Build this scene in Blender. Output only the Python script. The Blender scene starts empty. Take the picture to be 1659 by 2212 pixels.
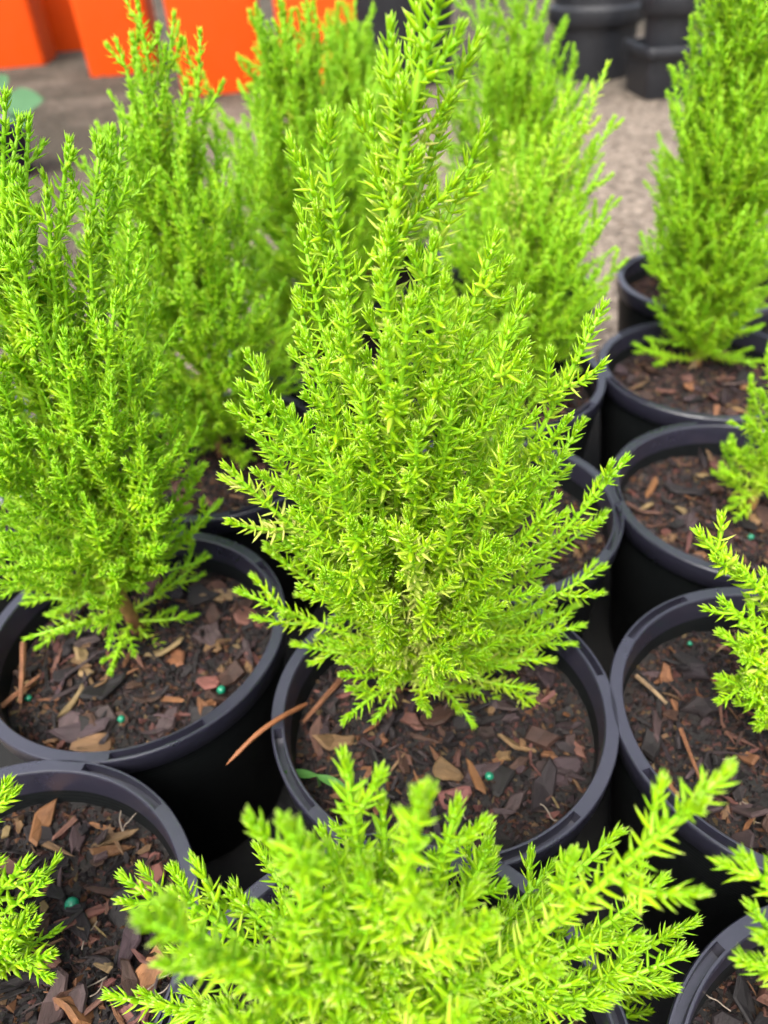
import bpy, math, random
import numpy as np
from mathutils import Matrix, Vector

sc = bpy.context.scene
COL = sc.collection
# ------------------------------------------------------------------ units
R = 0.07          # rim radius of a nursery pot (140 mm pot); positions below are in rim radii
RIM = 0.126       # height of the pot rims above the gravel (m)
# ------------------------------------------------------------------ camera
PITCH, ROLL, CH, FOC = math.radians(39.006), math.radians(4.021), 3.6346, 1623.46
cam_d = bpy.data.cameras.new('camera')
cam = bpy.data.objects.new('camera', cam_d)
COL.objects.link(cam)
cam.location = (0, 0, RIM + CH * R)
cam.rotation_euler = (Matrix.Rotation(math.pi / 2 - PITCH, 3, 'X') @ Matrix.Rotation(-ROLL, 3, 'Z')).to_euler()
cam_d.sensor_fit = 'VERTICAL'
cam_d.sensor_height = 36
cam_d.lens = FOC / 2212 * 36
cam_d.clip_start = 0.005
cam_d.clip_end = 500
cam_d.dof.use_dof = True
cam_d.dof.focus_distance = 0.222
cam_d.dof.aperture_fstop = 10.5
cam_d.dof.aperture_blades = 0
sc.camera = cam
# ------------------------------------------------------------------ daylight: bright overcast
SUN_EL, SUN_AZ = math.radians(60), math.radians(205)
world = bpy.data.worlds.new('World')
sc.world = world
world.use_nodes = True
wn = world.node_tree
wn.nodes.clear()
sky = wn.nodes.new('ShaderNodeTexSky')
sky.sky_type = 'NISHITA'
sky.sun_disc = False
sky.sun_elevation = SUN_EL
sky.sun_rotation = SUN_AZ
sky.air_density = 1.0
sky.dust_density = 6.0
sky.ozone_density = 1.0
hs = wn.nodes.new('ShaderNodeHueSaturation')
hs.inputs['Saturation'].default_value = 0.45
bg = wn.nodes.new('ShaderNodeBackground')
bg.inputs['Strength'].default_value = 0.15
wo = wn.nodes.new('ShaderNodeOutputWorld')
wn.links.new(sky.outputs[0], hs.inputs['Color'])
wn.links.new(hs.outputs[0], bg.inputs['Color'])
wn.links.new(bg.outputs[0], wo.inputs[0])
sun_d = bpy.data.lights.new('sun', 'SUN')
sun_d.energy = 1.5
sun_d.angle = math.radians(40)
sun_d.color = (1.0, 0.95, 0.88)
sun = bpy.data.objects.new('sun', sun_d)
COL.objects.link(sun)
sdir = Vector((math.sin(SUN_AZ) * math.cos(SUN_EL), math.cos(SUN_AZ) * math.cos(SUN_EL), math.sin(SUN_EL)))
sun.rotation_euler = (-sdir).to_track_quat('-Z', 'Y').to_euler()
sun.location = sdir * 5
sc.view_settings.view_transform = 'Standard'
sc.view_settings.look = 'None'
sc.view_settings.exposure = 1.55
sc.view_settings.gamma = 1.0
sc.view_settings.use_curve_mapping = False
sc.cycles.max_bounces = 8
sc.cycles.diffuse_bounces = 5
sc.cycles.glossy_bounces = 3
sc.cycles.transmission_bounces = 6
sc.cycles.use_denoising = True
sc.cycles.use_adaptive_sampling = True
sc.cycles.adaptive_threshold = 0.03


# ------------------------------------------------------------------ measuring helpers
def at(x, y, Y):
    """point (rim radii) at depth Y that the photo shows at (x, y) of 1659 x 2212"""
    u, v = (x - 829.5) / FOC, (y - 1106) / FOC
    c, s = math.cos(ROLL), math.sin(ROLL)
    u, v = c * u - s * v, s * u + c * v
    dy = math.cos(PITCH) - v * math.sin(PITCH)
    dz = -math.sin(PITCH) - v * math.cos(PITCH)
    t = Y / dy
    return np.array([u * t, Y, CH + dz * t])


def onz(x, y, Z):
    u, v = (x - 829.5) / FOC, (y - 1106) / FOC
    c, s = math.cos(ROLL), math.sin(ROLL)
    u, v = c * u - s * v, s * u + c * v
    dy = math.cos(PITCH) - v * math.sin(PITCH)
    dz = -math.sin(PITCH) - v * math.cos(PITCH)
    t = (Z - CH) / dz
    return np.array([u * t, dy * t, Z])


GZ = -RIM / R                                    # gravel level in rim radii
SOIL = -0.30                                     # potting mix level


def Wd(p):
    return Vector((p[0] * R, p[1] * R, p[2] * R + RIM))


# ------------------------------------------------------------------ materials
def new_mat(name):
    m = bpy.data.materials.new(name)
    m.use_nodes = True
    nt = m.node_tree
    b = nt.nodes['Principled BSDF']
    return m, nt, b


def node(nt, typ, **kw):
    n = nt.nodes.new(typ)
    for k, v in kw.items():
        if k in n.inputs.keys():
            n.inputs[k].default_value = v
        else:
            setattr(n, k, v)
    return n


def ramp(nt, fac, stops, interp='LINEAR'):
    r = nt.nodes.new('ShaderNodeValToRGB')
    r.color_ramp.interpolation = interp
    el = r.color_ramp.elements
    while len(el) < len(stops):
        el.new(0.5)
    for e, (p, c) in zip(el, stops):
        e.position = p
        e.color = (*c, 1) if len(c) == 3 else c
    nt.links.new(fac, r.inputs[0])
    return r.outputs[0]


def math_n(nt, op, a, b=None, c=None, clamp=False):
    n = nt.nodes.new('ShaderNodeMath')
    n.operation = op
    n.use_clamp = clamp
    for i, v in enumerate((a, b, c)):
        if v is None:
            continue
        if isinstance(v, (int, float)):
            n.inputs[i].default_value = v
        else:
            nt.links.new(v, n.inputs[i])
    return n.outputs[0]


def mix_c(nt, fac, a, b, blend='MIX'):
    n = nt.nodes.new('ShaderNodeMix')
    n.data_type = 'RGBA'
    n.blend_type = blend
    for sock, v in ((n.inputs[0], fac), (n.inputs[6], a), (n.inputs[7], b)):
        if isinstance(v, (int, float)):
            sock.default_value = v
        elif isinstance(v, tuple):
            sock.default_value = (*v, 1)
        else:
            nt.links.new(v, sock)
    return n.outputs[2]


def noise(nt, scale, detail=4, rough=0.55, coord='Object', dist=0.0):
    tc = nt.nodes.new('ShaderNodeTexCoord')
    n = node(nt, 'ShaderNodeTexNoise', Scale=scale, Detail=detail, Roughness=rough, Distortion=dist)
    nt.links.new(tc.outputs[coord], n.inputs['Vector'])
    return n.outputs['Fac'], n, tc


def bump(nt, b, height, strength, distance):
    bn = node(nt, 'ShaderNodeBump', Strength=strength, Distance=distance)
    nt.links.new(height, bn.inputs['Height'])
    nt.links.new(bn.outputs[0], b.inputs['Normal'])


def foliage_mat(name, young, mid, old, tip, transl=0.5):
    m, nt, b = new_mat(name)
    at_ = node(nt, 'ShaderNodeAttribute', attribute_name='col')
    sp = nt.nodes.new('ShaderNodeSeparateColor')
    nt.links.new(at_.outputs['Color'], sp.inputs[0])
    t, rnd, age = sp.outputs
    oi = nt.nodes.new('ShaderNodeObjectInfo')
    a2 = math_n(nt, 'MULTIPLY_ADD', rnd, 0.34, age)
    a3 = math_n(nt, 'MULTIPLY_ADD', oi.outputs['Random'], 0.16, a2)
    a4 = math_n(nt, 'SUBTRACT', a3, 0.2, clamp=True)
    colr = ramp(nt, a4, [(0.0, young), (0.42, mid), (0.9, old)])
    tf = math_n(nt, 'SMOOTH_MIN', t, 1.0, 0.0)
    tf = math_n(nt, 'MULTIPLY_ADD', t, 4.0, -3.0, clamp=True)
    tf = math_n(nt, 'MULTIPLY', tf, math_n(nt, 'MULTIPLY_ADD', rnd, 0.85, 0.05))
    colr = mix_c(nt, tf, colr, tip)
    n_, nn, tc = noise(nt, 420, 2)
    colr = mix_c(nt, math_n(nt, 'MULTIPLY_ADD', n_, 0.7, -0.2, clamp=True), colr, mix_c(nt, 0.6, colr, (0.75, 0.9, 0.6), 'MULTIPLY'))
    nt.links.new(colr, b.inputs['Base Color'])
    b.inputs['Roughness'].default_value = 0.42
    b.inputs['Specular IOR Level'].default_value = 0.45
    tr = nt.nodes.new('ShaderNodeBsdfTranslucent')
    nt.links.new(mix_c(nt, 0.8, colr, (1.0, 1.0, 0.35), 'MULTIPLY'), tr.inputs[0])
    mx = nt.nodes.new('ShaderNodeMixShader')
    mx.inputs[0].default_value = transl
    nt.links.new(b.outputs[0], mx.inputs[1])
    nt.links.new(tr.outputs[0], mx.inputs[2])
    out = nt.nodes['Material Output']
    nt.links.new(mx.outputs[0], out.inputs[0])
    return m


M_NEEDLE = foliage_mat('needle_foliage', (0.33, 0.62, 0.010), (0.50, 0.72, 0.012), (0.82, 0.79, 0.27), (0.74, 0.70, 0.36))
M_NEEDLE_DEEP = foliage_mat('needle_foliage_deep', (0.29, 0.58, 0.008), (0.44, 0.68, 0.010), (0.68, 0.71, 0.08), (0.66, 0.68, 0.25))


def stem_mat():
    m, nt, b = new_mat('young_stem')
    at_ = node(nt, 'ShaderNodeAttribute', attribute_name='col')
    sp = nt.nodes.new('ShaderNodeSeparateColor')
    nt.links.new(at_.outputs['Color'], sp.inputs[0])
    n_, _, _ = noise(nt, 260, 4)
    w = math_n(nt, 'MULTIPLY_ADD', n_, 0.25, math_n(nt, 'SUBTRACT', sp.outputs[2], 0.12))
    colr = ramp(nt, w, [(0.0, (0.20, 0.46, 0.008)), (0.45, (0.33, 0.50, 0.015)), (0.72, (0.30, 0.17, 0.05)), (0.9, (0.16, 0.065, 0.03))])
    nt.links.new(colr, b.inputs['Base Color'])
    b.inputs['Roughness'].default_value = 0.55
    bump(nt, b, n_, 0.4, 0.0006)
    return m


M_STEM = stem_mat()


def plastic_mat(name, col, rough, spec=0.5, dust=0.12, dustcol=(0.16, 0.14, 0.12), rings=False):
    m, nt, b = new_mat(name)
    n_, _, tc = noise(nt, 28, 6, 0.65)
    n2, _, _ = noise(nt, 420, 3, 0.6)
    f = math_n(nt, 'MULTIPLY', math_n(nt, 'MULTIPLY_ADD', n_, 3.0, -1.35, clamp=True), dust)
    sp = math_n(nt, 'MULTIPLY', math_n(nt, 'MULTIPLY_ADD', n2, 9.0, -6.1, clamp=True), dust * 2.2)
    colr = mix_c(nt, f, col, dustcol)
    colr = mix_c(nt, sp, colr, dustcol)
    nt.links.new(colr, b.inputs['Base Color'])
    rr = math_n(nt, 'MULTIPLY_ADD', n_, 0.22, rough - 0.11)
    nt.links.new(rr, b.inputs['Roughness'])
    b.inputs['Specular IOR Level'].default_value = spec
    if rings:
        wv = node(nt, 'ShaderNodeTexWave', wave_type='BANDS', bands_direction='Z', Scale=150.0, Distortion=0.3)
        nt.links.new(tc.outputs['Object'], wv.inputs['Vector'])
        h = math_n(nt, 'MULTIPLY_ADD', wv.outputs['Fac'], 0.5, n2)
        bump(nt, b, h, 0.35, 0.0004)
    else:
        bump(nt, b, n2, 0.25, 0.0003)
    return m


M_POT = plastic_mat('black_pot_plastic', (0.004, 0.005, 0.0055), 0.5, 0.3, 0.08, (0.03, 0.03, 0.027), rings=True)
M_RIM = plastic_mat('black_rim_plastic', (0.017, 0.0165, 0.028), 0.30, 1.0, 0.12, (0.04, 0.039, 0.052))  # violet tint puts the sky's sheen into the rim colour
M_ORANGE = plastic_mat('orange_plastic', (0.62, 0.064, 0.002), 0.5, 0.25, 0.08, (0.45, 0.09, 0.02))
M_BLACK = plastic_mat('dark_grey_plastic', (0.007, 0.008, 0.011), 0.5, 0.5, 0.2, (0.04, 0.04, 0.045))
M_PURPLE = plastic_mat('dark_purple_plastic', (0.03, 0.015, 0.06), 0.4, 0.5, 0.1)


def soil_mat():
    m, nt, b = new_mat('potting_mix_earth')
    n_, _, tc = noise(nt, 160, 8, 0.7)
    n2, _, _ = noise(nt, 700, 4, 0.6)
    colr = ramp(nt, n_, [(0.3, (0.002, 0.0017, 0.0017)), (0.52, (0.005, 0.0035, 0.003)), (0.66, (0.015, 0.010, 0.007)), (0.8, (0.03, 0.019, 0.013))])
    nt.links.new(colr, b.inputs['Base Color'])
    b.inputs['Roughness'].default_value = 0.85
    bump(nt, b, math_n(nt, 'MULTIPLY_ADD', n2, 0.5, n_), 0.9, 0.002)
    return m


M_SOIL = soil_mat()


def bark_mat(name, stops, rough=0.72, gain=0.62):
    m, nt, b = new_mat(name)
    oi = nt.nodes.new('ShaderNodeObjectInfo')
    colr = oi.outputs['Color'] if stops is None else ramp(nt, oi.outputs['Random'], stops, 'CONSTANT')
    tc = nt.nodes.new('ShaderNodeTexCoord')
    mp = nt.nodes.new('ShaderNodeMapping')
    mp.inputs['Scale'].default_value = (0.16, 1, 1)
    nt.links.new(tc.outputs['Object'], mp.inputs['Vector'])
    n = node(nt, 'ShaderNodeTexNoise', Scale=900.0, Detail=5.0, Roughness=0.65)
    nt.links.new(mp.outputs[0], n.inputs['Vector'])
    n2 = node(nt, 'ShaderNodeTexNoise', Scale=130.0, Detail=4.0)
    nt.links.new(tc.outputs['Object'], n2.inputs['Vector'])
    v = math_n(nt, 'MULTIPLY_ADD', n.outputs['Fac'], 1.5 * gain, 0.15 * gain)
    v = math_n(nt, 'MULTIPLY', v, math_n(nt, 'MULTIPLY_ADD', n2.outputs['Fac'], 1.2, 0.4))
    vm = nt.nodes.new('ShaderNodeCombineColor')
    for i in range(3):
        nt.links.new(v, vm.inputs[i])
    colr = mix_c(nt, 1.0, colr, vm.outputs[0], 'MULTIPLY')
    nt.links.new(colr, b.inputs['Base Color'])
    b.inputs['Roughness'].default_value = rough
    b.inputs['Specular IOR Level'].default_value = 0.35
    bump(nt, b, n.outputs['Fac'], 0.7, 0.0008)
    return m


BARK_STOPS = [(0.0, (0.012, 0.009, 0.010)), (0.22, (0.050, 0.030, 0.035)), (0.31, (0.018, 0.012, 0.014)), (0.44, (0.135, 0.060, 0.045)),
              (0.53, (0.065, 0.040, 0.042)), (0.62, (0.20, 0.085, 0.036)), (0.70, (0.050, 0.022, 0.014)), (0.84, (0.20, 0.115, 0.055)),
              (0.88, (0.16, 0.060, 0.050)), (0.965, (0.26, 0.18, 0.085))]
M_BARK = bark_mat('bark_chips', None)
BARK = [c_ for _, c_ in BARK_STOPS]
BARK_W = np.array([.22, .10, .15, .10, .11, .07, .11, .06, .06, .02])
M_TWIG = bark_mat('dry_twig', [(0.0, (0.24, 0.10, 0.045)), (0.5, (0.30, 0.20, 0.11))])


def simple_mat(name, col, rough=0.5, spec=0.4, nscale=60, amt=0.25, transl=0.0):
    m, nt, b = new_mat(name)
    n_, _, _ = noise(nt, nscale, 5)
    dark = tuple(c * 0.5 for c in col)
    colr = mix_c(nt, math_n(nt, 'MULTIPLY_ADD', n_, 2 * amt, -amt * 0.4, clamp=True), col, dark)
    nt.links.new(colr, b.inputs['Base Color'])
    b.inputs['Roughness'].default_value = rough
    b.inputs['Specular IOR Level'].default_value = spec
    if transl:
        tr = nt.nodes.new('ShaderNodeBsdfTranslucent')
        nt.links.new(colr, tr.inputs[0])
        mx = nt.nodes.new('ShaderNodeMixShader')
        mx.inputs[0].default_value = transl
        nt.links.new(b.outputs[0], mx.inputs[1])
        nt.links.new(tr.outputs[0], mx.inputs[2])
        nt.links.new(mx.outputs[0], nt.nodes['Material Output'].inputs[0])
    return m


M_PELLET = simple_mat('green_fertiliser_coating', (0.004, 0.16, 0.085), 0.35, 0.5, 900, 0.3)
M_ROOT = simple_mat('pale_root', (0.22, 0.18, 0.14), 0.6, 0.3, 300, 0.3)
M_WEED = simple_mat('seedling_leaf', (0.07, 0.19, 0.04), 0.45, 0.4, 300, 0.3, 0.3)
M_BROAD = simple_mat('blue_green_leaf', (0.085, 0.19, 0.09), 0.7, 0.15, 40, 0.3, 0.3)
M_PETAL = simple_mat('pale_petal', (0.30, 0.31, 0.34), 0.6, 0.3, 80, 0.2, 0.3)


def ground_mat():
    m, nt, b = new_mat('compacted_gravel')
    n_, _, tc = noise(nt, 3.5, 6, 0.65)
    n2, _, _ = noise(nt, 60, 7, 0.72)
    vo = node(nt, 'ShaderNodeTexVoronoi', Scale=110.0)
    nt.links.new(tc.outputs['Object'], vo.inputs['Vector'])
    base = ramp(nt, n2, [(0.34, (0.045, 0.037, 0.031)), (0.50, (0.165, 0.130, 0.100)), (0.66, (0.34, 0.278, 0.222))])
    pe = mix_c(nt, 0.5, base, ramp(nt, vo.outputs['Color'], [(0.15, (0.05, 0.043, 0.038)), (0.5, (0.18, 0.144, 0.113)), (0.85, (0.39, 0.325, 0.262))]))
    # mossy earth round the purple pot; debris and shade painted along the planters
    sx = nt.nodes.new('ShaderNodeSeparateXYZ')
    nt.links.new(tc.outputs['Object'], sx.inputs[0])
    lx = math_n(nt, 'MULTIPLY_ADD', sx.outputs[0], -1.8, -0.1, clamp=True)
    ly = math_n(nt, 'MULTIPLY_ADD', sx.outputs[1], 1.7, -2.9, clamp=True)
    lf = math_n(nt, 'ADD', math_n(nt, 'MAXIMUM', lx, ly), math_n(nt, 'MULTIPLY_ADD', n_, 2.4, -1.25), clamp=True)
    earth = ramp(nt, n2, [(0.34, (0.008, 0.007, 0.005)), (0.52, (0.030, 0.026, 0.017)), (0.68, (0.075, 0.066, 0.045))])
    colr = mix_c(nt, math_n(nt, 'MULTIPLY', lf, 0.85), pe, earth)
    nt.links.new(colr, b.inputs['Base Color'])
    b.inputs['Roughness'].default_value = 0.9
    b.inputs['Specular IOR Level'].default_value = 0.2
    h = math_n(nt, 'MULTIPLY_ADD', vo.outputs['Distance'], -1.0, n2)
    bump(nt, b, h, 1.0, 0.008)
    return m


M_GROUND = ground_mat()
M_STONE = bark_mat('gravel_stone', [(0.0, (0.30, 0.27, 0.25))], 0.85)


# ------------------------------------------------------------------ mesh helpers
def mk_mesh(name, V, quads, tris, mat, col=None, smooth=True):
    me = bpy.data.meshes.new(name)
    V = np.asarray(V, np.float32)
    quads = np.asarray(quads, np.int32).reshape(-1, 4)
    tris = np.asarray(tris, np.int32).reshape(-1, 3)
    me.vertices.add(len(V))
    me.vertices.foreach_set('co', V.ravel())
    nl = quads.size + tris.size
    me.loops.add(nl)
    me.loops.foreach_set('vertex_index', np.concatenate([quads.ravel(), tris.ravel()]))
    tot = np.concatenate([np.full(len(quads), 4), np.full(len(tris), 3)]).astype(np.int32)
    st = np.concatenate([[0], np.cumsum(tot)[:-1]]).astype(np.int32)
    me.polygons.add(len(tot))
    me.polygons.foreach_set('loop_start', st)
    me.polygons.foreach_set('use_smooth', np.full(len(tot), smooth, bool))
    me.update(calc_edges=True)
    me.validate()
    if col is not None:
        a = me.color_attributes.new('col', 'FLOAT_COLOR', 'POINT')
        a.data.foreach_set('color', np.asarray(col, np.float32).ravel())
    me.materials.append(mat)
    return me


def link(name, data, parent=None, loc=None, kind=None):
    o = bpy.data.objects.new(name, data)
    COL.objects.link(o)
    if parent is not None:
        o.parent = parent
    if loc is not None:
        o.location = loc
    if kind:
        o['kind'] = kind
    return o


def thing(name, label, cat, loc, group=None):
    o = bpy.data.objects.new(name, None)
    o.empty_display_size = 0.02
    COL.objects.link(o)
    o.location = loc
    o['label'] = label
    o['category'] = cat
    if group:
        o['group'] = group
    return o


def tag(o, label, cat, group=None):
    o['label'] = label
    o['category'] = cat
    if group:
        o['group'] = group
    return o


def lathe(prof, angs, closed=False):
    """prof: function(angle)->list of (radius, z) or fixed list; angs full circle"""
    rings = []
    for a in angs:
        p = prof(a) if callable(prof) else prof
        rings.append([(r * math.cos(a), r * math.sin(a), z) for r, z in p])
    V = np.array(rings)
    n, k = V.shape[:2]
    q = []
    for i in range(n):
        j = (i + 1) % n
        for t in range(k if closed else k - 1):
            u = (t + 1) % k
            q.append((i * k + t, j * k + t, j * k + u, i * k + u))
    return V.reshape(-1, 3), q


def tube(path, rad, sides=6):
    path = np.asarray(path, float)
    n = len(path)
    rad = np.broadcast_to(np.asarray(rad, float), (n,))
    T = np.gradient(path, axis=0)
    T /= np.linalg.norm(T, axis=1)[:, None] + 1e-12
    ref = np.array([0.31, 0.87, 0.38])
    N = np.cross(T, ref)
    N /= np.linalg.norm(N, axis=1)[:, None] + 1e-9
    B = np.cross(T, N)
    a = np.arange(sides) * 2 * math.pi / sides
    V = path[:, None] + rad[:, None, None] * (np.cos(a)[None, :, None] * N[:, None] + np.sin(a)[None, :, None] * B[:, None])
    V = V.reshape(-1, 3)
    i = np.arange(n - 1)[:, None] * sides
    k = np.arange(sides)[None]
    k2 = (k + 1) % sides
    q = np.stack([i + k, i + k2, i + sides + k2, i + sides + k], -1).reshape(-1, 4)
    V = np.vstack([V, path[-1:]])
    e = (n - 1) * sides
    t = np.stack([e + np.arange(sides), e + (np.arange(sides) + 1) % sides, np.full(sides, n * sides)], -1)
    return V, q, t


def bez(p0, p1, p2, n=10):
    t = np.linspace(0, 1, n)[:, None]
    return (1 - t) ** 2 * p0 + 2 * t * (1 - t) * p1 + t ** 2 * p2


def polyline(pts, n=40):
    """smooth Catmull-Rom through the points"""
    P = np.array(pts, float)
    P = np.vstack([2 * P[0] - P[1], P, 2 * P[-1] - P[-2]])
    out = []
    m = len(P) - 3
    for t in np.linspace(0, m - 1e-6, n):
        i = int(t)
        f = t - i
        a, b, c, d = P[i:i + 4]
        out.append(0.5 * (2 * b + (c - a) * f + (2 * a - 5 * b + 4 * c - d) * f * f + (3 * b - a - 3 * c + d) * f ** 3))
    return np.array(out)


# ------------------------------------------------------------------ conifer foliage
class Sprig:
    """collects the stems and needles of one branch (rim radii, local to the plant base)"""

    def __init__(self, rng, hi, nlen=0.068, spacing=0.040, wid=0.33):
        self.rng, self.hi, self.nlen, self.spacing, self.wid = rng, hi, nlen, spacing, wid
        self.N = []
        self.S = []

    def shoot(self, path, rad, start=0.0, age0=0.4, age1=0.0, stemage=(0.2, 0.0), bare=0.0, sides=5):
        rng = self.rng
        path = np.asarray(path, float)
        seg = np.linalg.norm(np.diff(path, axis=0), axis=1)
        cum = np.concatenate([[0], np.cumsum(seg)])
        L = cum[-1]
        if L < 1e-4:
            return
        tt = np.linspace(0, 1, len(path))
        r0, r1 = rad if isinstance(rad, tuple) else (rad, rad * 0.55)
        V, q, t = tube(path, r0 + (r1 - r0) * tt, sides)
        ag = np.repeat(stemage[0] + (stemage[1] - stemage[0]) * tt, sides)
        ag = np.concatenate([ag, [stemage[1]]])
        self.S.append((V, q, t, ag))
        st = []
        s = start + self.spacing * rng.uniform(0.2, 1.0)
        while s < L:
            st.append(s)
            s += self.spacing * rng.uniform(0.8, 1.2) * (1.0 if L - s > 0.09 else 0.5)
        st += [L - 0.012, L - 0.006, L]
        st = np.clip(np.array(st), 0, L)
        n = len(st)
        m = 4 if self.hi else 3
        P = np.stack([np.interp(st, cum, path[:, i]) for i in range(3)], 1)
        T0 = np.gradient(path, axis=0)
        T = np.stack([np.interp(st, cum, T0[:, i]) for i in range(3)], 1)
        T /= np.linalg.norm(T, axis=1)[:, None] + 1e-9
        ref = np.array([0.21, 0.63, 0.41])
        Nn = np.cross(T, ref)
        Nn /= np.linalg.norm(Nn, axis=1)[:, None] + 1e-9
        Bn = np.cross(T, Nn)
        dtip = L - st
        young = np.clip(dtip / 0.16, 0, 1)
        ph = (np.arange(n) % 2) * (math.pi / m) + rng.uniform(0, 6.28)
        phi = ph[:, None] + np.arange(m)[None] * 2 * math.pi / m + rng.uniform(-0.28, 0.28, (n, m))
        th = (math.radians(18) + young[:, None] * math.radians(46 if self.hi else 45)) + rng.normal(0, 0.17, (n, m))
        if bare:
            th += 0.1
        ln = self.nlen * (0.62 + 0.45 * young[:, None]) * rng.uniform(0.72, 1.22, (n, m))
        rr = np.interp(st, cum, r0 + (r1 - r0) * tt)
        rad_dir = np.cos(phi)[..., None] * Nn[:, None] + np.sin(phi)[..., None] * Bn[:, None]
        D = np.cos(th)[..., None] * T[:, None] + np.sin(th)[..., None] * rad_dir
        D[..., 2] += 0.08
        D /= np.linalg.norm(D, axis=2)[..., None]
        base = P[:, None] + rad_dir * (rr * 0.7)[:, None, None]
        age = (age0 + (age1 - age0) * (st / L))[:, None] + rng.normal(0, 0.06, (n, m))
        keep = np.ones((n, m), bool)
        if bare:
            keep &= rng.uniform(0, 1, (n, m)) > bare
        keep &= rng.uniform(0, 1, (n, m)) > 0.05
        Tm = np.broadcast_to(T[:, None], D.shape)
        self.N.append((base[keep], D[keep], Tm[keep], ln[keep], age[keep], rng.uniform(0, 1, keep.sum())))

    def needle_mesh(self, name, mat):
        B, D, T, ln, age, rnd = [np.concatenate([a[i] for a in self.N]) for i in range(6)]
        n = len(B)
        side = np.cross(T, D)
        side /= np.linalg.norm(side, axis=1)[:, None] + 1e-9
        up = np.cross(side, D)
        w = self.wid * ln * self.rng.uniform(0.8, 1.2, n)
        bend = self.rng.normal(0.16, 0.10, n)
        rings = [(0.0, 0.80), (0.30, 1.0), (0.70, 0.62)] if self.hi else [(0.0, 0.7), (0.42, 1.0)]
        vs, tc = [], []
        for s, ww in rings:
            c = B + D * (ln * s)[:, None] + T * (ln * bend * s * s)[:, None]
            hw, ht = (w * ww * 0.5)[:, None], (w * ww * 0.24)[:, None]
            vs += [c + side * hw, c + up * ht, c - side * hw, c - up * ht]
            tc += [s] * 4
        vs.append(B + D * ln[:, None] + T * (ln * bend)[:, None])
        tc.append(1.0)
        k = len(vs)
        V = np.stack(vs, 1).reshape(-1, 3)
        col = np.zeros((n, k, 4), np.float32)
        col[..., 0] = np.array(tc)[None]
        col[..., 1] = rnd[:, None]
        col[..., 2] = np.clip(age, 0, 1)[:, None]
        col[..., 3] = 1
        o = np.arange(n)[:, None] * k
        q, t = [], []
        for r in range(len(rings) - 1):
            for i in range(4):
                j = (i + 1) % 4
                q.append(o + np.array([[r * 4 + i, r * 4 + j, r * 4 + 4 + j, r * 4 + 4 + i]]))
        e = (len(rings) - 1) * 4
        for i in range(4):
            t.append(o + np.array([[e + i, e + (i + 1) % 4, k - 1]]))
        return mk_mesh(name, V * R, np.concatenate(q), np.concatenate(t), mat, col.reshape(-1, 4))

    def stem_mesh(self, name):
        V, q, t, c = [], [], [], []
        k = 0
        for v, qq, ttt, a in self.S:
            V.append(v)
            q.append(qq + k)
            t.append(ttt + k)
            c.append(a)
            k += len(v)
        c = np.concatenate(c)
        col = np.stack([c * 0, c * 0, c, c * 0 + 1], 1)
        return mk_mesh(name, np.vstack(V) * R, np.vstack(q), np.vstack(t), M_STEM, col)


def leafy_branch(rng, path, hi, nlen=0.068, spacing=0.040, age=0.35, sub=0.16, sublen=0.42, rad=0.018, yellow=0.0):
    """a main shoot with side shoots"""
    sp = Sprig(rng, hi, nlen, spacing)
    seg = np.linalg.norm(np.diff(path, axis=0), axis=1)
    cum = np.concatenate([[0], np.cumsum(seg)])
    L = cum[-1]
    sp.shoot(path, (rad * (0.7 + 0.35 * min(L, 1.6)), rad * 0.45), 0.03, age + 0.25 + yellow, 0.02 + yellow * 0.6, (0.35, 0.02))
    s = L * 0.16 + rng.uniform(0, sub)
    az = rng.uniform(0, 6.28)
    T0 = np.gradient(path, axis=0)
    while s < L - 0.1:
        P = np.array([np.interp(s, cum, path[:, i]) for i in range(3)])
        T = np.array([np.interp(s, cum, T0[:, i]) for i in range(3)])
        T /= np.linalg.norm(T)
        N = np.cross(T, (0.2, 0.7, 0.35))
        N /= np.linalg.norm(N) + 1e-9
        B = np.cross(T, N)
        az += 2.4 + rng.uniform(-0.5, 0.5)
        rd = math.cos(az) * N + math.sin(az) * B
        ang = math.radians(rng.uniform(38, 62))
        d = math.cos(ang) * T + math.sin(ang) * rd
        l = min(sublen, 0.10 + 0.42 * (L - s)) * rng.uniform(0.45, 1.1)
        mid = P + d * l * 0.5
        end = P + (d * 0.8 + T * 0.32 + np.array((0, 0, 0.12))) * l
        sp.shoot(bez(P, mid, end, 6), (rad * 0.62, rad * 0.36), 0.02, age * 0.7 + 0.12 + yellow, 0.0 + yellow * 0.6, (0.2, 0.0), sides=4)
        s += sub * rng.uniform(0.6, 1.35)
    return sp


def library(rng, L, variants, e0, e1):
    out = []
    for v in range(variants):
        a0, a1 = math.radians(e0 + rng.uniform(-8, 8)), math.radians(e1 + rng.uniform(-8, 8))
        n = 9
        p = [np.zeros(3)]
        for i in range(n):
            a = a0 + (a1 - a0) * (i / (n - 1))
            p.append(p[-1] + np.array((math.cos(a), rng.uniform(-0.12, 0.12), math.sin(a))) * L / n)
        sp = leafy_branch(rng, np.array(p), False, 0.060, 0.036, 0.34, 0.15, 0.40)
        out.append((sp.stem_mesh('branch'), sp.needle_mesh('needles', M_NEEDLE_DEEP)))
    return out


_rng = np.random.default_rng(4)
LIB = {L: library(_rng, L, 4 if L > 0.5 else 3, 20, 66) for L in (0.4, 0.7, 1.05, 1.5)}
LIBK = sorted(LIB)


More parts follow.
